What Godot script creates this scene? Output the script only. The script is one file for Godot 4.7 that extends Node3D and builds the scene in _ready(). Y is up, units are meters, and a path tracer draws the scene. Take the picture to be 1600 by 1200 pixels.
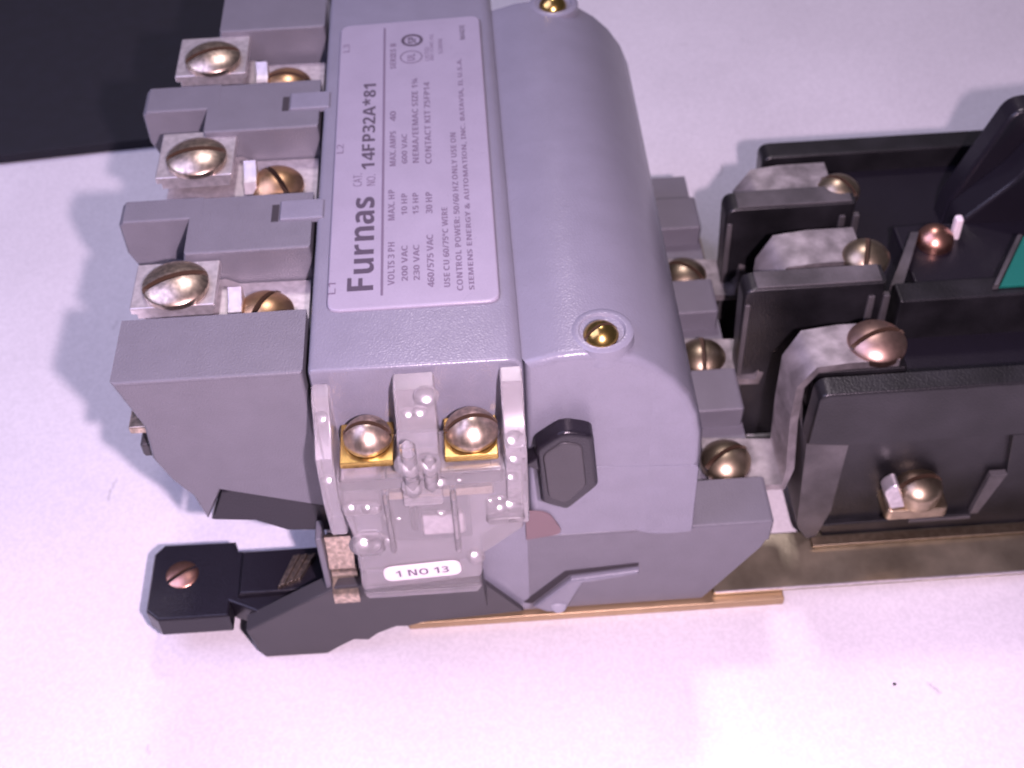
extends Node3D
# A motor contactor and its overload relay on a white table. Sizes in centimetres (x along the device, y up, z away from the viewer), turned into metres by v().

const CM := 0.01
var off := {}
var names := {}
var M := {}
var rng := RandomNumberGenerator.new()


func v(x: float, y: float, z: float) -> Vector3:
	return Vector3(x, y, -z) * CM


# ---------------------------------------------------------------- mesh helpers
func mb() -> SurfaceTool:
	var st := SurfaceTool.new()
	st.begin(Mesh.PRIMITIVE_TRIANGLES)
	return st


func tri(st: SurfaceTool, a: Vector3, b: Vector3, c: Vector3, na: Vector3, nb: Vector3, nc: Vector3) -> void:
	var n := na + nb + nc
	var turn := (b - a).cross(c - a).dot(n) > 0.0
	for k in ([0, 2, 1] if turn else [0, 1, 2]):
		st.set_normal([na, nb, nc][k].normalized())
		st.set_uv(Vector2([a, b, c][k].x, [a, b, c][k].z))
		st.add_vertex([a, b, c][k])


func quad(st: SurfaceTool, a: Vector3, b: Vector3, c: Vector3, d: Vector3, na: Vector3, nb: Vector3, nc: Vector3, nd: Vector3) -> void:
	tri(st, a, b, c, na, nb, nc)
	tri(st, a, c, d, na, nc, nd)


func flat_quad(st: SurfaceTool, a: Vector3, b: Vector3, c: Vector3, d: Vector3, n: Vector3) -> void:
	quad(st, a, b, c, d, n, n, n, n)


# a box with rounded edges, given by its two corners in cm
func box(st: SurfaceTool, x0: float, x1: float, y0: float, y1: float, z0: float, z1: float, r := 0.04) -> void:
	var lo := v(x0, y0, z1)
	var hi := v(x1, y1, z0)
	var c := (lo + hi) / 2.0
	var h := (hi - lo) / 2.0
	var b := minf(r * CM, minf(h.x, minf(h.y, h.z)) * 0.9)
	var ax := [Vector3.RIGHT, Vector3.UP, Vector3.BACK]
	for a in 3:
		var u: Vector3 = ax[(a + 1) % 3]
		var w: Vector3 = ax[(a + 2) % 3]
		var hu: float = h[(a + 1) % 3] - b
		var hw: float = h[(a + 2) % 3] - b
		for s in [-1.0, 1.0]:
			var n: Vector3 = ax[a] * s
			var p: Vector3 = c + n * h[a]
			flat_quad(st, p - u * hu - w * hw, p + u * hu - w * hw, p + u * hu + w * hw, p - u * hu + w * hw, n)
		for s in [-1.0, 1.0]:
			for t in [-1.0, 1.0]:
				var nu: Vector3 = u * s
				var nw: Vector3 = w * t
				var along: Vector3 = ax[a] * (h[a] - b)
				var pu: Vector3 = c + nu * (hu + b) + nw * hw
				var pw: Vector3 = c + nu * hu + nw * (hw + b)
				quad(st, pu - along, pu + along, pw + along, pw - along, nu, nu, nw, nw)
	for sx in [-1.0, 1.0]:
		for sy in [-1.0, 1.0]:
			for sz in [-1.0, 1.0]:
				var q := c + Vector3(sx * (h.x - b), sy * (h.y - b), sz * (h.z - b))
				tri(st, q + Vector3(sx * b, 0, 0), q + Vector3(0, sy * b, 0), q + Vector3(0, 0, sz * b), Vector3(sx, 0, 0), Vector3(0, sy, 0), Vector3(0, 0, sz))


func on(plane: String, a: float, b: float, d: float) -> Vector3:
	return v(a, b, d) if plane == "xy" else v(a, d, b) if plane == "xz" else v(d, b, a)


# a flat outline in cm, pushed from d0 to d1, with rounded rims; plane "xy" (pushed along z), "xz" (up) or "zy" (along x)
func prism(st: SurfaceTool, plane: String, pts: Array, d0: float, d1: float, bev := 0.04) -> void:
	var poly := PackedVector2Array()
	for p in pts:
		poly.append(Vector2(p[0], p[1]))
	var area := 0.0
	for i in poly.size():
		area += poly[i].cross(poly[(i + 1) % poly.size()])
	if area < 0:
		poly.reverse()
	var n := poly.size()
	var en := []
	for i in n:
		var e := (poly[(i + 1) % n] - poly[i]).normalized()
		en.append(Vector2(e.y, -e.x))
	var inner := PackedVector2Array()
	for i in n:
		var m: Vector2 = (en[i] + en[(i + n - 1) % n])
		m = m.normalized() / maxf(0.4, m.length() / 2.0)
		inner.append(poly[i] - m * bev)
	var o3 := on(plane, 0, 0, 0)
	var dirof := func(q: Vector2) -> Vector3: return (on(plane, q.x, q.y, 0) - o3).normalized()
	var up := (on(plane, 0, 0, 1) - o3).normalized()
	var faces := Geometry2D.triangulate_polygon(inner)
	if faces.is_empty():  # the rim is wider than a corner allows
		bev = 0.0
		inner = poly
		faces = Geometry2D.triangulate_polygon(inner)
	for side in [[d0, -up, bev], [d1, up, -bev]]:
		for k in range(0, faces.size(), 3):
			var q := []
			for j in 3:
				q.append(on(plane, inner[faces[k + j]].x, inner[faces[k + j]].y, side[0]))
			tri(st, q[0], q[1], q[2], side[1], side[1], side[1])
	for i in n:
		var j := (i + 1) % n
		var ni: Vector2 = en[i]
		var na: Vector2 = ni
		var nb: Vector2 = ni
		if ni.dot(en[(i + n - 1) % n]) > 0.8:
			na = (ni + en[(i + n - 1) % n]).normalized()
		if ni.dot(en[j]) > 0.8:
			nb = (ni + en[j]).normalized()
		var a3: Vector3 = dirof.call(na)
		var b3: Vector3 = dirof.call(nb)
		var pa := on(plane, poly[i].x, poly[i].y, d0 + bev)
		var pb := on(plane, poly[j].x, poly[j].y, d0 + bev)
		var pc := on(plane, poly[j].x, poly[j].y, d1 - bev)
		var pd := on(plane, poly[i].x, poly[i].y, d1 - bev)
		quad(st, pa, pb, pc, pd, a3, b3, b3, a3)
		if bev > 0:
			quad(st, pa, pb, on(plane, inner[j].x, inner[j].y, d0), on(plane, inner[i].x, inner[i].y, d0), a3, b3, -up, -up)
			quad(st, pd, pc, on(plane, inner[j].x, inner[j].y, d1), on(plane, inner[i].x, inner[i].y, d1), a3, b3, up, up)


# outline corners rounded with arcs: rounded([[x, y, radius], ...])
func rounded(pts: Array, steps := 5) -> Array:
	var out := []
	var n := pts.size()
	for i in n:
		var p := Vector2(pts[i][0], pts[i][1])
		var r: float = pts[i][2] if pts[i].size() > 2 else 0.0
		if r <= 0.0:
			out.append([p.x, p.y])
			continue
		var a := (Vector2(pts[(i + n - 1) % n][0], pts[(i + n - 1) % n][1]) - p)
		var b := (Vector2(pts[(i + 1) % n][0], pts[(i + 1) % n][1]) - p)
		var t := minf(r, minf(a.length(), b.length()) * 0.48)
		var pa := p + a.normalized() * t
		var pb := p + b.normalized() * t
		for k in steps + 1:
			var f := float(k) / steps
			var q := pa.lerp(p, f).lerp(p.lerp(pb, f), f)
			out.append([q.x, q.y])
	return out


# a turned shape round the vertical axis through at (cm); profile of [radius, height] in cm, base from bottom to top
func lathe(st: SurfaceTool, prof: Array, seg := 40, basis := Basis.IDENTITY) -> void:
	for i in prof.size() - 1:
		var r0: float = prof[i][0] * CM
		var h0: float = prof[i][1] * CM
		var r1: float = prof[i + 1][0] * CM
		var h1: float = prof[i + 1][1] * CM
		var s := Vector2(h1 - h0, r0 - r1).normalized()
		var s0 := s
		var s1 := s
		if i > 0:
			var t := Vector2(h0 - prof[i - 1][1] * CM, prof[i - 1][0] * CM - r0).normalized()
			if t.dot(s) > 0.75:
				s0 = (s + t).normalized()
		if i < prof.size() - 2:
			var t := Vector2(prof[i + 2][1] * CM - h1, r1 - prof[i + 2][0] * CM).normalized()
			if t.dot(s) > 0.75:
				s1 = (s + t).normalized()
		for k in seg:
			var a0 := TAU * k / seg
			var a1 := TAU * (k + 1) / seg
			var d0 := Vector3(cos(a0), 0, sin(a0))
			var d1 := Vector3(cos(a1), 0, sin(a1))
			var up := Vector3.UP
			quad(st, basis * (d0 * r0 + up * h0), basis * (d1 * r0 + up * h0), basis * (d1 * r1 + up * h1), basis * (d0 * r1 + up * h1),
				basis * (d0 * s0.x + up * s0.y), basis * (d1 * s0.x + up * s0.y), basis * (d1 * s1.x + up * s1.y), basis * (d0 * s1.x + up * s1.y))


# a domed screw head with a real slot, centred at the origin: radius, dome height, rim height, slot half width and depth (cm), turned by the slot's angle
func head(st: SurfaceTool, r: float, dome: float, rim: float, slot: float, angle: float) -> void:
	var turn := Basis(Vector3.UP, angle)
	var hgt := func(x: float, y: float) -> float: return rim + dome * pow(maxf(0.0, 1.0 - (x * x + y * y) / (r * r)), 0.72)
	var nrm := func(x: float, y: float) -> Vector3:
		var q := minf((x * x + y * y) / (r * r), 0.985)
		var g := dome * 0.72 * pow(1.0 - q, -0.28) * 2.0 / (r * r)
		return turn * Vector3(x * g, 1.0, y * g).normalized()
	var rows := 13
	var cols := 26
	for s in [-1.0, 1.0]:
		var grid := []
		for i in rows + 1:
			var f := sin(PI / 2 * i / rows)
			var y: float = (slot + (r - slot) * f) * s
			var half := sqrt(maxf(0.0, r * r - y * y))
			var line := []
			for k in cols + 1:
				var x: float = half * sin(PI / 2 * (2.0 * k / cols - 1.0))
				line.append([x, y])
			grid.append(line)
		for i in rows:
			for k in cols:
				var q := [grid[i][k], grid[i][k + 1], grid[i + 1][k + 1], grid[i + 1][k]]
				var p := []
				var m := []
				for e in q:
					p.append(turn * (Vector3(e[0], hgt.call(e[0], e[1]), e[1]) * CM))
					m.append(nrm.call(e[0], e[1]))
				quad(st, p[0], p[1], p[2], p[3], m[0], m[1], m[2], m[3])
	lathe(st, [[r * 0.97, 0.0], [r, rim * 0.3], [r, rim]], 48)


# the two walls and the floor of that slot
func slot_cut(st: SurfaceTool, r: float, dome: float, rim: float, slot: float, depth: float, angle: float) -> void:
	var turn := Basis(Vector3.UP, angle)
	var fh := maxf(rim + dome - depth, 0.0)
	var hx := sqrt(r * r - slot * slot)
	for s in [-1.0, 1.0]:
		for k in 26:
			var a := []
			for f in [k, k + 1]:
				var x: float = hx * sin(PI / 2 * (2.0 * f / 26 - 1.0))
				a.append(Vector3(x, fh, slot * s) * CM)
				a.append(Vector3(x, rim + dome * pow(maxf(0.0, 1.0 - (x * x + slot * slot) / (r * r)), 0.72), slot * s) * CM)
			if a[1].y > a[0].y and a[3].y > a[2].y:
				flat_quad(st, turn * a[0], turn * a[2], turn * a[3], turn * a[1], turn * Vector3(0, 0, -s))
	flat_quad(st, turn * (Vector3(-hx, fh, -slot) * CM), turn * (Vector3(hx, fh, -slot) * CM), turn * (Vector3(hx, fh, slot) * CM), turn * (Vector3(-hx, fh, slot) * CM), Vector3.UP)


# a bent metal strip: pairs of [left point, right point] (cm) along it, with a thickness
func strip(st: SurfaceTool, pairs: Array, thick: float) -> void:
	var n := pairs.size()
	var up := []
	for i in n:
		var a := maxi(i - 1, 0)
		var b := mini(i + 1, n - 1)
		var along: Vector3 = (pairs[b][0] + pairs[b][1]) - (pairs[a][0] + pairs[a][1])
		var across: Vector3 = pairs[i][1] - pairs[i][0]
		up.append(across.cross(along).normalized() * thick * CM)
	for i in n - 1:
		var a: Vector3 = pairs[i][0]
		var b: Vector3 = pairs[i][1]
		var c: Vector3 = pairs[i + 1][1]
		var d: Vector3 = pairs[i + 1][0]
		var ua: Vector3 = up[i]
		var uc: Vector3 = up[i + 1]
		quad(st, a, b, c, d, -ua, -ua, -uc, -uc)
		quad(st, a + ua, b + ua, c + uc, d + uc, ua, ua, uc, uc)
		flat_quad(st, a, d, d + uc, a + ua, a - b)
		flat_quad(st, b, c, c + uc, b + ua, b - a)
	var p = pairs[0]
	var q = pairs[n - 1]
	flat_quad(st, p[0], p[1], p[1] + up[0], p[0] + up[0], (p[0] + p[1]) - (pairs[1][0] + pairs[1][1]))
	flat_quad(st, q[0], q[1], q[1] + up[n - 1], q[0] + up[n - 1], (q[0] + q[1]) - (pairs[n - 2][0] + pairs[n - 2][1]))


# ---------------------------------------------------------------- objects
func numbered(parent: Node, called: String) -> String:
	var key := str(parent.get_instance_id()) + called
	var k: int = names.get(key, 0)
	names[key] = k + 1
	return called if k == 0 else "%s_%03d" % [called, k]


func thing(called: String, label: String, category: String, at: Vector3) -> Node3D:
	var o := Node3D.new()
	o.name = numbered(self, called)
	o.position = at
	add_child(o, true)
	off[o] = at
	o.set_meta("label", label)
	o.set_meta("category", category)
	return o


func obj(called: String, st: SurfaceTool, m: Material, parent: Node = self, at := Vector3.ZERO, label := "") -> MeshInstance3D:
	# the shape is given about the point at, in the scene's axes
	var o := MeshInstance3D.new()
	o.name = numbered(parent, called)
	o.mesh = st.commit()
	o.material_override = m
	o.position = at - off.get(parent, Vector3.ZERO)
	parent.add_child(o, true)
	off[o] = at
	if label:
		o.set_meta("label", label)
	return o


func again(o: MeshInstance3D, called: String, parent: Node, at: Vector3, turn := 0.0) -> MeshInstance3D:
	var c: MeshInstance3D = o.duplicate()
	c.name = numbered(parent, called)
	c.position = at - off.get(parent, Vector3.ZERO)
	c.rotation.y = turn
	parent.add_child(c, true)
	off[c] = at
	return c


func boxed(called: String, m: Material, parent: Node, x0: float, x1: float, y0: float, y1: float, z0: float, z1: float, r := 0.04, label := "") -> MeshInstance3D:
	var st := mb()
	box(st, x0, x1, y0, y1, z0, z1, r)
	return obj(called, st, m, parent, Vector3.ZERO, label)


func cut(called: String, m: Material, parent: Node, plane: String, pts: Array, d0: float, d1: float, bev := 0.04, label := "") -> MeshInstance3D:
	var st := mb()
	prism(st, plane, pts, d0, d1, bev)
	return obj(called, st, m, parent, Vector3.ZERO, label)


func screw(parent: Node, called: String, x: float, y: float, z: float, r: float, dome: float, rim: float, angle: float, m: Material, slot := 0.07) -> MeshInstance3D:
	var st := mb()
	head(st, r, dome, rim, slot, angle)
	var o := obj(called, st, m, parent, v(x, y, z))
	if slot > 0.0:
		st = mb()
		slot_cut(st, r, dome, rim, slot, dome * 0.6 + 0.05, angle)
		if parent.get_parent() == self:
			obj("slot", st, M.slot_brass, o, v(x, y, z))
		else:  # already a sub-part: the slot is a second surface of the same mesh
			o.mesh = st.commit(o.mesh)
			o.material_override = null
			o.set_surface_override_material(0, m)
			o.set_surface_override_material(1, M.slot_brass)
	return o


# lettering that reads towards -z (away from the viewer) on a level face: cap height between x_top and x_base, from z0 to z1
func words_on(parent: Node, text: String, x_top: float, x_base: float, z0: float, z1: float, y: float, m: Material, bold := false) -> void:
	var o := letters(parent, text, m, bold)
	var box3: AABB = (o.mesh as TextMesh).get_aabb()
	var sx := (z1 - z0) * CM / box3.size.x
	var sy := (x_base - x_top) * CM / box3.size.y
	o.basis = Basis(Vector3(0, 0, -sx), Vector3(-sy, 0, 0), Vector3(0, 1, 0))
	var corner: Vector3 = v(x_base, y, z0) - off.get(parent, Vector3.ZERO)
	o.position = corner - o.basis * Vector3(box3.position.x, box3.position.y, 0)


func letters(parent: Node, text: String, m: Material, bold := false) -> MeshInstance3D:
	var f := SystemFont.new()
	f.font_names = PackedStringArray(["Droid Sans"])
	f.font_weight = 700 if bold else 400
	var t := TextMesh.new()
	t.text = text
	t.font = f
	t.font_size = 24
	t.pixel_size = 0.0001
	t.depth = 0.00006
	t.curve_step = 2.0
	var o := MeshInstance3D.new()
	o.name = numbered(parent, "lettering")
	o.mesh = t
	o.material_override = m
	parent.add_child(o, true)
	return o


func ring(parent: Node, called: String, x: float, y: float, z: float, r0: float, r1: float, m: Material, squash := 1.0) -> void:
	var st := mb()
	var n := 40
	for k in n:
		var a := TAU * k / n
		var b := TAU * (k + 1) / n
		var p := []
		for e in [[r0, a], [r1, a], [r1, b], [r0, b]]:
			p.append(v(cos(e[1]) * e[0] * squash, 0.006, sin(e[1]) * e[0]))
		flat_quad(st, p[0], p[1], p[2], p[3], Vector3.UP)
	obj(called, st, m, parent, v(x, y, z))


# ---------------------------------------------------------------- materials
func lin(r: float, g: float, b: float, a := 1.0) -> Color:
	var c := Color(r, g, b).linear_to_srgb()
	c.a = a
	return c


func noise(freq: float, octaves: int, lo: float, hi: float, seed_: int, size := 512) -> NoiseTexture2D:
	var f := FastNoiseLite.new()
	f.seed = seed_
	f.noise_type = FastNoiseLite.TYPE_SIMPLEX
	f.frequency = freq
	f.fractal_octaves = octaves
	var t := NoiseTexture2D.new()
	t.width = size
	t.height = size
	t.seamless = true
	t.noise = f
	var g := Gradient.new()
	g.set_color(0, Color(lo, lo, lo))
	g.set_color(1, Color(hi, hi, hi))
	t.color_ramp = g
	return t


func mat(called: String, c: Color, rough: float, metal := 0.0, spec := 0.5) -> StandardMaterial3D:
	var m := StandardMaterial3D.new()
	m.resource_name = called
	m.albedo_color = c
	m.roughness = rough
	m.metallic = metal
	m.metallic_specular = spec
	M[called] = m
	return m


func textured(m: StandardMaterial3D, albedo: Texture2D, bump: Texture2D, bump_cm: float, scale: float) -> void:
	m.uv1_triplanar = true
	m.uv1_world_triplanar = true
	m.uv1_scale = Vector3.ONE * scale
	m.albedo_texture = albedo
	if bump:
		m.heightmap_enabled = true
		m.heightmap_texture = bump
		m.heightmap_scale = bump_cm


func make_materials() -> void:
	var mottled := surface_picture(3, 0.03, 0.03, 160, 170)
	var fine := noise(0.22, 3, 0.0, 1.0, 5)
	var dusty := surface_picture(31, 0.24, 0.07, 60, 420)
	var worn := noise(0.03, 5, 0.84, 1.0, 9)
	textured(mat("grey_plastic", lin(0.18, 0.176, 0.205), 0.42), mottled, fine, 0.006, 22.0)
	textured(mat("cover_plastic", lin(0.25, 0.25, 0.305), 0.27), mottled, fine, 0.0045, 19.0)
	textured(mat("dark_grey_plastic", lin(0.06, 0.056, 0.062), 0.45), mottled, fine, 0.003, 25.0)
	textured(mat("black_plastic", lin(0.014, 0.012, 0.018), 0.28), mottled, fine, 0.004, 21.0)
	textured(mat("relay_plastic", lin(0.026, 0.025, 0.029), 0.34), dusty, fine, 0.004, 14.0)
	textured(mat("relay_edge", lin(0.15, 0.14, 0.145), 0.5), dusty, fine, 0.004, 14.0)
	textured(mat("label_plate", lin(0.37, 0.345, 0.425), 0.32), mottled, null, 0.0, 15.0)
	mat("gloss_plastic", lin(0.3, 0.3, 0.35), 0.2)
	mat("print", lin(0.065, 0.05, 0.075), 0.6)
	mat("pale_print", lin(0.14, 0.11, 0.16), 0.6)
	textured(mat("brass", lin(0.95, 0.77, 0.6), 0.36, 1.0), noise(0.03, 5, 0.62, 1.0, 11), null, 0.0, 45.0)
	textured(mat("gold_brass", lin(0.8, 0.55, 0.17), 0.24, 1.0), worn, null, 0.0, 40.0)
	textured(mat("copper", lin(0.75, 0.4, 0.29), 0.34, 1.0), worn, null, 0.0, 40.0)
	textured(mat("dull_copper", lin(0.6, 0.4, 0.32), 0.42, 1.0), worn, null, 0.0, 40.0)
	textured(mat("amber_brass", lin(0.72, 0.45, 0.24), 0.36, 1.0), worn, null, 0.0, 40.0)
	textured(mat("dull_tin", lin(0.62, 0.57, 0.58), 0.5, 0.6), dusty, fine, 0.003, 30.0)
	textured(mat("dull_brass", lin(0.52, 0.42, 0.29), 0.38, 1.0), worn, null, 0.0, 30.0)
	textured(mat("tin", lin(0.84, 0.79, 0.8), 0.34, 0.75), worn, null, 0.0, 30.0)
	textured(mat("olive_steel", lin(0.56, 0.5, 0.36), 0.3, 0.8), noise(0.012, 5, 0.72, 1.0, 14), fine, 0.002, 12.0)
	textured(mat("plate_edge", lin(0.5, 0.36, 0.21), 0.36, 0.7), mottled, fine, 0.003, 30.0)
	mat("green_plastic", lin(0.008, 0.14, 0.105), 0.4)
	mat("red_fibre", lin(0.19, 0.13, 0.14), 0.6)
	mat("sticker", lin(0.82, 0.74, 0.76), 0.5)
	textured(mat("board_black", lin(0.007, 0.007, 0.014), 0.75), worn, fine, 0.003, 9.0)
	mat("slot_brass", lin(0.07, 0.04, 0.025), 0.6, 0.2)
	mat("slot_dark", lin(0.03, 0.025, 0.03), 0.7)
	var c := mat("clear_plastic", lin(0.97, 0.94, 0.95, 0.09), 0.16)
	c.refraction_enabled = true
	c.refraction_scale = 0.048
	var c2 := mat("milky_plastic", lin(0.97, 0.93, 0.95, 0.17), 0.16)
	c2.refraction_enabled = true
	c2.refraction_scale = 0.048


# a worn, nearly even surface: slow mottling, fine grain, scuffs (darker) and dust or rubbed spots (lighter)
func surface_picture(seed_: int, mottle: float, grain: float, scuffs: int, rubs: int, side := 1024) -> ImageTexture:
	var im := Image.create(side, side, false, Image.FORMAT_RGB8)
	var f := FastNoiseLite.new()
	f.seed = seed_
	f.frequency = 6.0 / side
	f.fractal_octaves = 5
	for y in side:
		for x in side:
			var k := 0.94 - mottle + mottle * f.get_noise_2d(x, y) + rng.randf_range(-grain, grain)
			im.set_pixel(x, y, Color(k, k, k))
	for s in scuffs + rubs:
		var p := Vector2(rng.randf() * side, rng.randf() * side)
		var d := Vector2.from_angle(rng.randf() * TAU)
		var long := rng.randf_range(1, 14) if rng.randf() < 0.93 else rng.randf_range(15, 50)
		var much := rng.randf_range(0.02, 0.09)
		for t in int(long * 2):
			p += d * 0.5
			d = d.rotated(rng.randf_range(-0.12, 0.12))
			var q := Vector2i(p) % side
			if q.x >= 0 and q.y >= 0:
				var o := im.get_pixelv(q)
				im.set_pixelv(q, o.darkened(much) if s < scuffs else o.lightened(much * 2.5))
	return ImageTexture.create_from_image(im)


# ---------------------------------------------------------------- the scene
func _ready() -> void:
	rng.seed = 4
	var cam := Camera3D.new()
	cam.name = "camera"
	cam.fov = 31.8908
	cam.near = 0.01
	cam.far = 20.0
	var right := Vector3(0.997766, -0.032473, 0.058385)
	var fwd := Vector3(0.016036, -0.731964, -0.681154)
	cam.transform = Transform3D(Basis(right, right.cross(fwd), -fwd).orthonormalized(), v(2.7553, 21.4091, -13.9428))
	var lens := CameraAttributesPhysical.new()
	lens.frustum_focal_length = 42.0
	lens.frustum_focus_distance = 0.17
	lens.exposure_aperture = 40.0
	lens.frustum_near = 0.01
	lens.frustum_far = 20.0
	cam.attributes = lens
	cam.fov = 31.8908
	add_child(cam)
	cam.make_current()

	var env := Environment.new()
	env.background_mode = Environment.BG_COLOR
	env.background_color = lin(0.05, 0.045, 0.06)
	env.tonemap_mode = Environment.TONE_MAPPER_LINEAR
	env.tonemap_exposure = 1.25
	env.sdfgi_enabled = true
	env.ssao_enabled = true
	env.ssil_enabled = true
	var we := WorldEnvironment.new()
	we.name = "environment"
	we.environment = env
	add_child(we)

	area("flash_light", v(5.6, 21.4, -15.0), v(-1.5, 2.0, 0.5), 0.006, 0.006, Color(1.0, 0.875, 0.965), 0.09)
	area("left_lamp", v(-30, 48, 2), v(0, 0, 4), 0.42, 0.42, Color(0.79, 0.77, 1.0), 0.165)
	area("far_lamp", v(5.3, 86, 47), v(3.3, 0, -1.8), 0.1, 0.1, Color(1.0, 0.93, 0.98), 0.2)
	area("side_lamp", v(-48, 40, 10), v(2, 4, 4), 0.09, 0.09, Color(0.93, 0.92, 1.0), 0.018)

	make_materials()
	setting()
	mounting_plate()
	contactor()
	overload_relay()
	small_things()


func area(called: String, at: Vector3, to: Vector3, w: float, h: float, c: Color, energy: float) -> void:
	var l := AreaLight3D.new()
	l.name = called
	l.area_size = Vector2(w, h)
	l.light_color = c
	l.light_energy = energy
	l.shadow_enabled = true
	l.area_range = 6.0
	add_child(l)
	l.look_at_from_position(at, to, Vector3.UP if absf((to - at).normalized().y) < 0.98 else Vector3.FORWARD)


func setting() -> void:
	var m := mat("table_white", lin(0.84, 0.81, 0.84), 0.3)
	m.albedo_texture = surface_picture(21, 0.035, 0.03, 110, 0)
	m.uv1_scale = Vector3(2.2, 2.2, 1)
	m.uv1_offset = Vector3(0.5, 0.5, 0)
	var st := mb()
	box(st, -60, 70, -3.0, 0.0, -40, 60, 0.3)
	var o := obj("tabletop", st, m)
	o.set_meta("kind", "structure")
	o.set_meta("label", "white tabletop with faint scuffs under the electrical parts")


func mounting_plate() -> void:
	var t := thing("mounting_plate", "thin brown metal plate on the table under the grey contactor", "plate", v(4.4, 0, 5))
	boxed("plate", M.plate_edge, t, 0.95, 7.97, 0.0, 0.2, -0.11, 10.4, 0.03)


func contactor() -> void:
	var t := thing("contactor", "grey plastic motor contactor with printed nameplate, brass screws and clear side block", "contactor", v(3, 0.2, 5))
	var g: Material = M.grey_plastic
	var cp: Material = M.cover_plastic
	# lower housing, its right end cut back at the foot, with four walls between the load terminals
	cut("base", g, t, "xy", [[-0.3, 0.21], [6.45, 0.21], [7.4, 1.7], [7.5, 2.0], [-0.3, 2.0]], 0.0, 10.3, 0.05)
	for w in [[0.0, 1.05, 7.55], [2.65, 3.75, 7.5], [5.3, 6.3, 7.45], [7.9, 8.95, 7.5]]:
		cut("load_wall", g, t, "xy", rounded([[-0.28, 1.9], [w[2] - 0.03, 1.9], [w[2], 2.49, 0.08], [-0.28, 2.49]], 3), w[0] + (0.003 if w[0] == 0.0 else 0.0), w[1], 0.05)
	# centre block and curved cover
	var front := cut("front_housing", cp, t, "xy", rounded([[0.04, 0.25], [3.27, 0.25], [3.27, 6.97, 0.24], [0.04, 6.99, 0.1]], 4), -0.006, 10.45, 0.06)
	var prof := [[3.255, 2.4], [3.255, 6.84], [3.45, 6.89], [3.75, 6.97], [4.1, 7.0], [4.55, 6.97], [4.95, 6.82], [5.3, 6.57], [5.6, 6.26], [5.86, 5.86], [6.03, 5.42], [6.12, 4.95], [6.14, 4.4], [6.12, 2.4]]
	var cover := cut("arc_cover", cp, t, "xy", prof, -0.012, 9.95, 0.13)
	# raised rims round the two cover screws
	for z in [0.3, 9.55]:
		var st := mb()
		lathe(st, [[0.5, -0.3], [0.48, 0.0], [0.43, 0.035], [0.36, 0.03], [0.33, -0.02], [0.0, -0.02]], 44)
		obj("screw_boss", st, cp, cover, v(4.5, 6.985, z + 0.16))
		screw(cover, "cover_screw", 4.47, 6.98, z + 0.05, 0.27, 0.2, 0.04, 0.4, M.gold_brass, 0.028)

	line_side(t)
	nameplate(front)
	clear_block(t)

	# black hexagonal bushing on the front face
	var kn := cut("hexagon_knob", M.black_plastic, t, "xy", rounded([[3.38, 5.3, 0.1], [3.84, 5.7, 0.16], [4.3, 5.55, 0.12], [4.4, 4.25, 0.1], [3.9, 3.66, 0.12], [3.46, 3.9, 0.1]], 3), -0.4, -0.02, 0.08)
	cut("knob_face", M.dark_grey_plastic, kn, "xy", rounded([[3.5, 5.2, 0.1], [3.82, 5.48, 0.1], [4.12, 5.38, 0.1], [4.2, 4.35, 0.1], [3.87, 3.92, 0.1], [3.58, 4.1, 0.1]], 3), -0.43, -0.35, 0.03)
	cut("pointer", M.black_plastic, kn, "xy", [[3.19, 4.93], [3.42, 5.12], [3.46, 4.75]], -0.4, -0.1, 0.04)
	cut("fibre_tab", M.red_fibre, t, "xy", rounded([[3.2, 3.3], [3.6, 3.24, 0.2], [3.86, 2.6, 0.2], [3.2, 2.5]], 4), -0.06, -0.015, 0.01, "reddish brown tab under the black hexagon")
	# mouldings low on the front of the base
	cut("base_lug", cp, t, "xy", [[3.28, 0.46], [3.98, 1.28], [5.2, 1.42], [5.2, 1.3], [4.2, 1.14], [4.0, 0.62], [3.86, 0.22], [3.5, 0.3]], -0.12, 0.02, 0.05)
	var gl := mb()
	lathe(gl, [[0.14, -0.06], [0.14, 0.0], [0.11, 0.012], [0.06, 0.02], [0.0, 0.022]], 24, Basis(Quaternion(Vector3.UP, Vector3(0.05, 0.74, 0.67).normalized())))
	obj("moulded_boss", gl, M.gloss_plastic, t, v(3.74, 0.52, -0.13))
	cut("base_slot", M.slot_dark, t, "xy", [[3.1, 0.52], [3.26, 0.46], [3.96, 1.3], [5.2, 1.44], [5.2, 1.52], [3.88, 1.42]], -0.014, 0.01, 0.004)
	cut("cover_lip", cp, t, "xy", rounded([[3.5, 3.8, 0.1], [4.33, 3.26, 0.2], [5.25, 2.36, 0.4], [6.1, 2.38, 0.05], [6.1, 4.2, 0.1], [3.5, 4.4]], 4), -0.03, 0.05, 0.02)
	coil_terminal(t)


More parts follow.
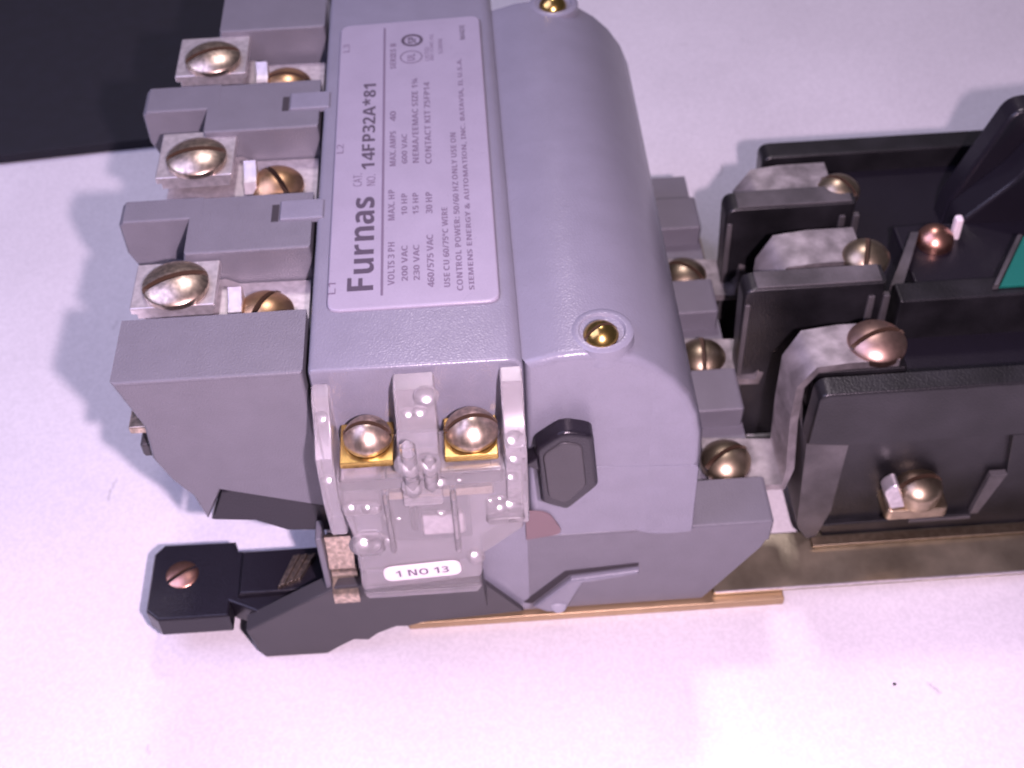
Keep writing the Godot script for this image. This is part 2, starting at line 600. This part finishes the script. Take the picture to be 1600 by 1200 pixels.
func line_side(t: Node) -> void:
	var g: Material = M.grey_plastic
	# body under the terminals
	cut("terminal_body", g, t, "xy", [[0.02, 6.1], [-2.62, 6.1], [-2.6, 5.19], [-2.47, 4.6], [-2.24, 4.19], [-2.11, 3.56], [-1.75, 4.31], [0.02, 3.66]], 1.3, 10.5, 0.05)
	cut("end_wall", g, t, "xy", [[-0.03, 6.98], [-2.9, 6.98], [-2.62, 5.95], [-2.66, 5.19], [-2.47, 4.62], [-2.22, 4.19], [-2.11, 3.56], [-1.75, 4.31], [-0.03, 3.66]], 0.0, 1.42, 0.06)
	cut("under_bracket", M.black_plastic, t, "xy", [[-2.06, 3.52], [-1.76, 4.28], [-1.3, 4.4], [-0.02, 3.64], [-0.12, 3.02], [-0.84, 3.09], [-1.35, 3.42]], 0.02, 1.6, 0.05)
	# barrier walls: a thick block near the cover and a thin plate that runs further out
	for w in [[2.84, 4.3, 3.74], [6.14, 7.62, 6.86], [9.42, 10.9, 10.1]]:
		var b := cut("barrier_wall", g, t, "xy", [[-0.04, 6.98], [-2.1, 6.98], [-2.35, 5.9], [-2.35, 5.3], [-0.04, 5.3]], w[0], w[1], 0.05)
		if w[0] < 9:
			cut("barrier_plate", g, b, "xy", [[-1.9, 6.984], [-3.22, 6.984], [-3.3, 6.9], [-3.3, 6.3], [-2.72, 4.7], [-1.9, 4.7]], w[2], w[1] + 0.03, 0.05)
		if w[0] < 9:
			boxed("latch_tab", M.cover_plastic, b, -0.58, 0.16, 6.9, 7.03, w[2] - 0.22, w[2] + 0.28, 0.03)
			boxed("latch_slot", M.slot_dark, b, -0.72, -0.6, 6.9, 6.987, w[2] - 0.22, w[2] + 0.22, 0.002)
	boxed("clamp_foot", M.brass, t, -2.98, -2.5, 5.5, 5.66, 0.3, 1.1, 0.03)
	boxed("clamp_nut", M.dark_grey_plastic, t, -2.88, -2.4, 4.98, 5.3, 0.25, 1.2, 0.05)
	# three line terminals
	var zs := [2.1, 5.4, 8.5]
	var turns := [0.32, 0.12, 0.3]
	for k in 3:
		var z: float = zs[k]
		var d := 1.06 if k == 0 else 1.3
		var st := mb()
		box(st, -2.87, -1.52, 6.72, 6.86, z - 0.36, z - 0.36 + d, 0.025)
		box(st, -2.8, -1.6, 6.56, 6.715, z - 0.3, z - 0.42 + d, 0.02)
		obj("clamp_plate", st, M.tin, t)
		st = mb()
		strip(st, [[v(-2.75, 6.42, z - 0.5), v(-2.75, 6.42, z + 0.7)], [v(-1.5, 6.42, z - 0.5), v(-1.5, 6.42, z + 0.7)], [v(-1.3, 6.3, z - 0.5), v(-1.3, 6.3, z + 0.7)], [v(-0.12, 6.28, z - 0.5), v(-0.12, 6.28, z + 0.7)]], 0.1)
		obj("terminal_strap", st, M.tin, t)
		cut("strap_ear", M.tin, t, "zy", [[z - 0.45, 6.3], [z + 0.1, 6.3], [z + 0.18, 6.7], [z + 0.1, 6.78], [z - 0.1, 6.62], [z - 0.3, 6.6]], -1.38, -1.14, 0.02)
		screw(t, "terminal_screw", -2.16, 6.86, z + 0.06, 0.53, 0.17, 0.11, turns[k], M.brass, 0.06)
		screw(t, "contact_screw", -0.83, 6.28, z - 0.12, 0.49, 0.26, 0.1, 1.1 + k, M.amber_brass, 0.05)


func nameplate(front: Node) -> void:
	var n := cut("nameplate", M.label_plate, front, "xz", rounded([[0.28, 1.22, 0.22], [3.0, 1.22, 0.22], [3.02, 9.4, 0.22], [0.28, 9.3, 0.22]], 5), 6.95, 7.035, 0.045)
	var y := 7.036
	var p: Material = M.print
	var q: Material = M.pale_print
	var st := mb()
	box(st, 1.13, 1.17, 7.0, y + 0.006, 1.5, 9.1, 0.001)
	obj("rule", st, q, n)
	words_on(n, "L1", 0.3, 0.42, 1.6, 1.86, y, q)
	words_on(n, "L2", 0.33, 0.45, 5.2, 5.46, y, q)
	words_on(n, "L3", 0.36, 0.48, 8.35, 8.61, y, q)
	words_on(n, "Furnas", 0.6, 1.02, 1.64, 3.95, y, p, true)
	words_on(n, "CAT.", 0.64, 0.79, 4.25, 4.6, y, q)
	words_on(n, "NO.", 0.87, 1.02, 4.25, 4.55, y, q)
	words_on(n, "14FP32A*81", 0.76, 1.0, 4.7, 7.25, y, p, true)
	var rows := [
		["VOLTS 3 PH", 1.24, 1.35, 1.72, 2.75], ["MAX. HP", 1.24, 1.35, 3.3, 4.1], ["MAX. AMPS", 1.26, 1.37, 4.75, 5.75], ["40", 1.26, 1.37, 6.05, 6.35],
		["200 VAC", 1.46, 1.56, 1.8, 2.65], ["10 HP", 1.46, 1.56, 3.42, 3.98], ["600 VAC", 1.47, 1.57, 4.8, 5.65],
		["230 VAC", 1.65, 1.75, 1.8, 2.65], ["15 HP", 1.65, 1.75, 3.42, 3.98], ["NEMA/EEMAC SIZE 1¾", 1.66, 1.77, 4.8, 7.35],
		["460/575 VAC", 1.87, 1.98, 1.62, 2.88], ["30 HP", 1.87, 1.98, 3.42, 3.98], ["CONTACT KIT 75FP14", 1.88, 1.99, 4.75, 7.2],
		["USE CU 60/75°C WIRE", 2.13, 2.23, 1.6, 3.55], ["CONTROL POWER: 50/60 HZ ONLY USE ON", 2.33, 2.43, 1.5, 5.6], ["SIEMENS ENERGY & AUTOMATION, INC. BATAVIA, IL U.S.A.", 2.52, 2.62, 1.5, 7.9],
	]
	for r in rows:
		words_on(n, r[0], r[1], r[2], r[3], r[4], y, q, true)
	words_on(n, "SERIES B", 1.26, 1.37, 7.7, 8.55, y, q, true)
	words_on(n, "IND. CONT. EQ.", 2.02, 2.1, 7.9, 8.8, y, q)
	words_on(n, "538N", 2.18, 2.26, 8.1, 8.6, y, q)
	words_on(n, "LISTED", 1.92, 2.0, 7.9, 8.35, y, q)
	words_on(n, "MADE", 2.6, 2.7, 8.55, 9.05, y, p)
	# the two certification marks: letters in a ring
	ring(n, "mark_ring", 1.68, y, 8.62, 0.15, 0.21, p)
	words_on(n, "SP", 1.6, 1.76, 8.52, 8.72, y, p, true)
	ring(n, "mark_ring", 1.66, y, 8.05, 0.19, 0.215, q)
	words_on(n, "UL", 1.58, 1.73, 7.93, 8.16, y, q, true)


func clear_block(t: Node) -> void:
	var c: Material = M.clear_plastic
	var mk: Material = M.milky_plastic
	var b := cut("clear_contact_block", mk, t, "xy", rounded([[0.3, 5.55], [0.28, 5.0, 0.05], [0.42, 4.1, 0.05], [0.4, 2.62, 0.1], [2.42, 2.84, 0.1], [2.46, 3.45, 0.05], [3.14, 4.1, 0.05], [3.16, 5.62]], 3), -1.0, -0.12, 0.05, "clear plastic contact block with two brass screws")
	cut("side_wall", mk, b, "zy", [[-0.05, 6.75], [-0.3, 6.72], [-0.62, 6.3], [-0.98, 6.1], [-1.08, 5.2], [-0.95, 4.2], [-0.05, 4.2]], 0.07, 0.34, 0.03)
	cut("side_wall", mk, b, "zy", [[-0.05, 6.86], [-0.3, 6.82], [-0.62, 6.3], [-0.98, 6.1], [-1.08, 5.2], [-0.95, 4.2], [-0.05, 4.2]], 2.9, 3.24, 0.03)
	cut("partition", mk, b, "zy", [[-0.05, 6.86], [-0.36, 6.84], [-0.62, 6.25], [-0.98, 6.05], [-1.1, 5.0], [-0.05, 5.0]], 1.3, 1.92, 0.03)
	boxed("partition_rib", c, b, 1.36, 1.6, 5.2, 6.5, -1.2, -0.96, 0.1)
	boxed("partition_rib", c, b, 1.66, 1.88, 5.3, 6.15, -1.18, -0.96, 0.1)
	boxed("shelf", c, b, 0.36, 2.88, 5.3, 5.66, -1.04, -0.1, 0.08)
	boxed("step", mk, b, 0.32, 0.95, 4.82, 5.02, -1.14, -0.2, 0.08)
	boxed("step", c, b, 2.55, 3.16, 4.35, 4.55, -1.14, -0.2, 0.08)
	boxed("step", mk, b, 2.22, 2.44, 3.25, 3.5, -1.14, -0.6, 0.1)
	boxed("step", c, b, 0.4, 0.9, 3.72, 4.1, -1.16, -0.5, 0.12)
	boxed("base_flange", c, b, 0.42, 2.4, 2.52, 2.78, -1.12, -0.1, 0.09)
	for x in [0.81, 2.4]:
		var pl := boxed("contact_plate", M.gold_brass, b, x - 0.41, x + 0.41, 5.69, 5.83, -0.86, -0.06, 0.02)
		screw(pl, "contact_screw", x + 0.02, 5.84, -0.42, 0.37 if x < 1 else 0.41, 0.3, 0.1, 0.15 * x - 0.2, M.brass, 0.04)
	# moulded webs and sloping facets of the clear plastic
	var tilt := Basis(Quaternion(Vector3.UP, Vector3(0.12, 0.76, 0.64).normalized()))
	for q in [[1.8, 6.78, -0.46, 0.15], [1.5, 6.5, -0.52, 0.1], [1.68, 6.52, -0.52, 0.11], [1.46, 6.02, -1.12, 0.17], [1.76, 6.0, -1.1, 0.16], [1.48, 5.52, -1.14, 0.13], [1.9, 5.5, -1.08, 0.1], [3.06, 6.16, -0.88, 0.13], [3.07, 5.88, -1.0, 0.12], [3.0, 5.5, -1.06, 0.09], [0.46, 5.02, -1.08, 0.1], [0.72, 5.0, -1.08, 0.08], [0.98, 4.64, -1.0, 0.07], [1.18, 4.58, -1.0, 0.06], [0.54, 4.06, -1.08, 0.16], [0.74, 4.02, -1.06, 0.1], [0.96, 4.04, -1.0, 0.1], [3.0, 5.1, -1.02, 0.11], [2.98, 4.8, -1.04, 0.13], [2.8, 4.72, -1.04, 0.09], [2.65, 4.88, -1.0, 0.06], [2.8, 4.92, -1.0, 0.06], [1.86, 4.64, -1.0, 0.07], [2.34, 3.5, -1.06, 0.12], [0.2, 6.5, -0.5, 0.1], [0.2, 5.7, -1.05, 0.1], [2.2, 5.5, -1.02, 0.08]]:
		var w: float = q[3] * 1.05
		var pip := mb()
		lathe(pip, [[w, -w * 0.5], [w, 0.0], [w * 0.92, w * 0.03], [w * 0.6, w * 0.065], [w * 0.3, w * 0.085], [0.0, w * 0.09]], 20, tilt * Basis.from_scale(Vector3(1.2 if w > 0.12 else 1.0, 1, 1)))
		obj("moulded_pip", pip, c, b, v(q[0], q[1], q[2]))
	boxed("web", c, b, 0.98, 1.08, 3.7, 5.2, -1.06, -0.3, 0.05)
	boxed("web", c, b, 2.02, 2.12, 3.6, 5.2, -1.06, -0.3, 0.05)
	boxed("return_spring", M.tin, b, 1.5, 2.2, 3.75, 4.3, -0.5, -0.3, 0.05)
	boxed("moving_contact", M.dull_brass, b, 1.0, 2.7, 4.85, 5.05, -0.7, -0.3, 0.03)
	boxed("armature", M.grey_plastic, b, 0.85, 2.3, 3.5, 4.75, -0.28, -0.14, 0.03)
	boxed("plunger", M.slot_dark, b, 1.36, 1.46, 4.15, 4.75, -0.9, -0.3, 0.03)
	# the white number tag, a little tilted
	var st := mb()
	prism(st, "xy", rounded([[-0.64, -0.19, 0.16], [0.64, -0.19, 0.16], [0.64, 0.19, 0.16], [-0.64, 0.19, 0.16]], 5), -0.02, 0.02, 0.01)
	var tag := obj("number_tag", st, M.sticker, b, v(1.44, 3.18, -1.035))
	tag.rotation.z = 0.06
	var o := letters(tag, "1 NO 13", M.pale_print, true)
	var bb: AABB = (o.mesh as TextMesh).get_aabb()
	var s := Vector2(0.0088 / bb.size.x, 0.0017 / bb.size.y)
	o.scale = Vector3(s.x, s.y, 1)
	o.position = Vector3(-0.0044 - bb.position.x * s.x, -0.0008 - bb.position.y * s.y, 0.0002)


func coil_terminal(t: Node) -> void:
	# dark foot plate below the clear block
	cut("foot_plate", M.dark_grey_plastic, t, "xy", [[-1.9, 0.92], [-1.8, 0.25], [-1.7, 0.02], [-0.55, 0.0], [-0.3, 0.2], [-0.02, 0.4], [0.25, 0.36], [0.45, 0.56], [0.79, 0.74], [0.98, 0.72], [1.25, 0.8], [1.7, 0.92], [2.45, 1.2], [2.4, 2.15], [-0.08, 2.12], [-0.81, 1.65]], -0.5, -0.12, 0.03)
	cut("foot_plate", M.dark_grey_plastic, t, "xy", [[0.3, 0.3], [1.6, 0.3], [3.1, 0.42], [2.4, 1.42], [0.3, 1.5]], -0.14, -0.02, 0.02)
	var tab := cut("coil_terminal", M.black_plastic, t, "xz", [[-3.72, -0.02], [-3.48, -0.24], [-2.2, -0.24], [-2.2, 0.05], [-1.7, -0.2], [-1.1, 0.0], [-0.4, 0.0], [-0.4, 1.15], [-2.15, 1.2], [-2.22, 1.42], [-3.55, 1.45], [-3.72, 1.25]], 0.55, 1.08, 0.05)
	screw(tab, "coil_screw", -3.14, 1.07, 0.72, 0.3, 0.06, 0.02, 0.6, M.copper, 0.04)
	cut("terminal_neck", M.black_plastic, tab, "xz", [[-2.05, 0.12], [-1.2, 0.12], [-0.4, 0.2], [-0.4, 1.1], [-2.05, 1.1]], 1.0, 1.2, 0.06)
	for k in 6:
		var st := mb()
		prism(st, "xz", [[-1.32 + 0.07 * k, 0.18 + 0.03 * k], [-1.27 + 0.07 * k, 0.18 + 0.03 * k], [-1.02 + 0.07 * k, 0.86], [-1.07 + 0.07 * k, 0.86]], 1.15, 1.27 + 0.02 * (k % 2), 0.01)
		obj("spring_leaf", st, M.brass, tab)
	# folded brass clip and grey lug beside the block
	var st2 := mb()
	strip(st2, [[v(-0.2, 3.25, -0.28), v(0.24, 3.25, -0.28)], [v(-0.2, 2.75, -0.3), v(0.24, 2.75, -0.3)], [v(-0.2, 2.55, -0.42), v(0.24, 2.55, -0.42)], [v(-0.2, 2.35, -0.3), v(0.24, 2.35, -0.3)], [v(-0.2, 2.1, -0.32), v(0.24, 2.1, -0.32)], [v(-0.2, 2.02, -0.56), v(0.24, 2.02, -0.56)], [v(-0.2, 1.7, -0.56), v(0.24, 1.7, -0.56)]], 0.06)
	obj("brass_clip", st2, M.brass, t)
	boxed("clip_lug", g_lug(), t, -0.33, -0.22, 1.7, 3.4, -0.42, 0.0, 0.03)


func g_lug() -> Material:
	return M.grey_plastic


func overload_relay() -> void:
	var t := thing("overload_relay", "black overload relay with bent metal links and screws right of the grey contactor", "relay", v(11, 0.2, 5))
	var k: Material = M.relay_plastic
	var e: Material = M.relay_edge
	boxed("bracket", M.olive_steel, t, 6.65, 16.5, 0.215, 0.34, 0.05, 1.3, 0.02)
	boxed("bracket_edge", M.tin, t, 6.68, 16.5, 0.3, 0.352, 0.03, 0.07, 0.01)
	boxed("foot_ledge", M.dull_brass, t, 8.66, 16.5, 0.35, 0.44, 0.86, 1.1, 0.03)
	boxed("rear_bracket", M.olive_steel, t, 8.6, 16.5, 0.0, 0.31, 1.35, 9.0, 0.02)
	boxed("housing", M.black_plastic, t, 8.7, 16.5, 0.33, 3.0, 2.3, 9.1, 0.06)
	# front wall with its window: band, posts and sill
	cut("front_wall", k, t, "xy", rounded([[8.24, 3.2], [8.3, 4.5, 0.22], [16.5, 4.5], [16.5, 3.05], [8.8, 3.1]], 5), 1.06, 1.52, 0.06)
	cut("front_post", e, t, "xy", rounded([[8.24, 3.19], [8.36, 0.8, 0.1], [8.6, 0.36, 0.16], [8.78, 0.42, 0.1], [8.95, 1.2], [9.0, 3.09]], 3), 1.1, 2.3, 0.05)
	cut("front_panel", k, t, "xy", [[8.9, 0.36], [16.5, 0.36], [16.5, 3.05], [11.95, 3.05], [12.1, 1.95], [11.72, 0.78], [8.8, 0.72]], 1.13, 1.5, 0.03)
	boxed("window_back", M.relay_plastic, t, 8.6, 12.6, 0.4, 3.2, 1.26, 1.5, 0.02)
	cut("window_jamb", e, t, "xy", [[11.66, 0.8], [11.82, 0.8], [12.12, 1.95], [11.8, 1.95]], 1.1, 1.24, 0.02)
	boxed("window_sill", e, t, 10.5, 11.7, 0.66, 0.74, 1.085, 1.6, 0.02)
	var lug := cut("terminal_lug", M.dull_brass, t, "xz", rounded([[9.85, 0.7, 0.12], [11.0, 0.7, 0.12], [11.0, 1.4], [9.85, 1.4]], 4), 1.3, 1.58, 0.04)
	screw(lug, "lug_screw", 10.48, 1.58, 1.05, 0.42, 0.24, 0.3, 0.2, M.dull_brass, 0.05)
	cut("lug_wire", M.tin, lug, "xy", rounded([[9.7, 2.1, 0.2], [9.95, 2.3, 0.1], [10.22, 1.6], [9.92, 1.55]], 4), 0.76, 1.1, 0.05)
	# walls between the bays, each lower than the one before
	for w in [[7.48, 10.1, 4.5, 3.72, 4.26], [7.62, 10.2, 4.2, 6.36, 6.95], [8.86, 16.5, 3.52, 8.8, 9.36]]:
		var f := cut("bay_wall", k, t, "xy", rounded([[w[0] + 0.1, 0.4], [w[0], w[2], 0.24], [w[1], w[2]], [w[1] + 0.12, 0.4]], 5), w[3], w[4], 0.06)
		if w[1] < 12:
			boxed("wall_cap", e, f, w[0] + 0.24, w[1] - 0.06, w[2] - 0.1, w[2] + 0.02, w[3] + 0.05, w[4] - 0.04, 0.02)
		boxed("wall_rib", e, f, w[0] + 0.04, w[0] + 0.16, 1.2, w[2] - 0.35, w[3] - 0.03, w[3] + 0.1, 0.03)
		if w[1] < 12:
			boxed("wall_rib", e, f, w[1] - 0.3, w[1] - 0.16, 2.2, w[2] - 0.3, w[3] - 0.05, w[3] + 0.1, 0.03)
			boxed("wall_rib", e, f, w[1] - 0.02, w[1] + 0.12, 2.2, w[2] - 0.3, w[3] - 0.05, w[3] + 0.1, 0.03)
	# blocks to the right of the bays
	boxed("adjuster_block", k, t, 10.42, 16.5, 0.4, 4.0, 3.7, 4.24, 0.06)
	boxed("trip_block", M.black_plastic, t, 11.0, 16.5, 0.4, 3.6, 4.4, 6.3, 0.06)
	var st := mb()
	strip(st, [[v(10.42, 3.72, 4.3), v(10.66, 3.72, 4.3)], [v(10.8, 3.74, 5.0), v(11.0, 3.74, 5.0)], [v(11.2, 3.7, 5.75), v(11.36, 3.7, 5.75)], [v(11.3, 3.5, 5.95), v(11.42, 3.5, 5.95)]], 0.14)
	obj("slanted_bar", st, e, t)
	screw(t, "trip_screw", 11.68, 3.58, 5.68, 0.36, 0.26, 0.16, 0.9, M.copper, 0.0)
	boxed("trip_pin", M.sticker, t, 12.05, 12.22, 3.55, 4.1, 5.75, 5.95, 0.05)
	# black lever and the green tab in front of it
	cut("reset_lever", M.black_plastic, t, "xy", rounded([[12.2, 2.3], [12.3, 3.5, 0.2], [12.75, 4.7, 0.2], [13.15, 5.75, 0.25], [14.6, 5.85, 0.3], [14.6, 2.3]], 4), 6.9, 7.5, 0.1)
	cut("lever_arm", M.black_plastic, t, "xy", rounded([[12.3, 2.5], [12.3, 3.6, 0.2], [13.2, 4.6, 0.2], [13.6, 5.3, 0.2], [15.0, 5.35], [15.0, 2.5]], 4), 6.2, 6.95, 0.1)
	cut("green_tab", M.green_plastic, t, "xz", [[12.3, 3.85], [13.18, 5.2], [16.0, 5.2], [16.0, 3.85]], 4.01, 4.09, 0.02)
	cut("tab_rim", e, t, "xz", [[12.18, 3.85], [12.29, 3.85], [13.17, 5.2], [13.06, 5.2]], 4.0, 4.14, 0.02)
	# links: flat under the relay screw, down to the contactor's load terminal
	var zs := [0.0, 2.62, 5.0]
	var ys := [0.0, -0.02, -0.3]
	for i in 3:
		var z: float = zs[i]
		var y: float = ys[i]
		st = mb()
		strip(st, [[v(6.6, 2.1, z + 1.2), v(6.6, 2.1, z + 2.2)], [v(7.5, 2.1, z + 1.0), v(7.5, 2.1, z + 2.1)], [v(7.95, 2.14, z + 0.95), v(7.95, 2.14, z + 2.05)], [v(8.14, 2.4, z + 1.2), v(8.04, 2.4, z + 2.1)], [v(8.2, 3.2, z + 1.65), v(8.06, 3.2, z + 2.3)], [v(8.26, 3.9, z + 1.8), v(8.14, 3.95 + y, z + 2.55)], [v(8.5, 4.16 + y, z + 1.9), v(8.4, 4.18 + y, z + 2.8)], [v(9.0, 4.2 + y, z + 1.9), v(9.0, 4.2 + y, z + 2.85)], [v(9.9, 4.2 + y, z + 1.9), v(9.9, 4.2 + y, z + 2.85)]], -0.16)
		var l := obj("link", st, M.dull_tin, t)
		screw(l, "link_screw", [9.6, 9.95, 10.0][i], 4.24 + y, z + [2.36, 2.0, 1.95][i], [0.52, 0.44, 0.42][i], 0.26, 0.14, 0.3 + i, [M.dull_copper, M.dull_brass, M.dull_brass][i], 0.05)
		screw(l, "load_screw", 6.96, [2.2, 2.12, 2.1][i], z + [1.56, 1.66, 1.7][i], 0.46, 0.26, 0.16, 0.5 + i, M.dull_brass, 0.05)
		boxed("link_support", k, l, 8.4, 10.1, 2.3, 4.1 + y, z + 1.95, z + 2.8, 0.05)


func small_things() -> void:
	var st := mb()
	prism(st, "xz", [[-16, 15.0], [-9.6, 15.0], [-6.6, 15.26], [-1.2, 15.6], [-1.4, 45], [-16, 44]], 0.005, 0.3, 0.03)
	var o := obj("board", st, M.board_black)
	o.set_meta("label", "flat matt black board behind the contactor, in the upper left corner")
	o.set_meta("category", "board")
	st = mb()
	prism(st, "xz", rounded([[-0.03, -0.02, 0.02], [0.03, -0.025, 0.02], [0.04, 0.02, 0.02], [-0.02, 0.03, 0.02]], 2), 0.0, 0.03, 0.008)
	o = obj("crumb", st, M.board_black, self, v(9.59, 0.003, -1.93))
	o.set_meta("label", "tiny dark crumb on the white tabletop in front of the relay")
	o.set_meta("category", "crumb")
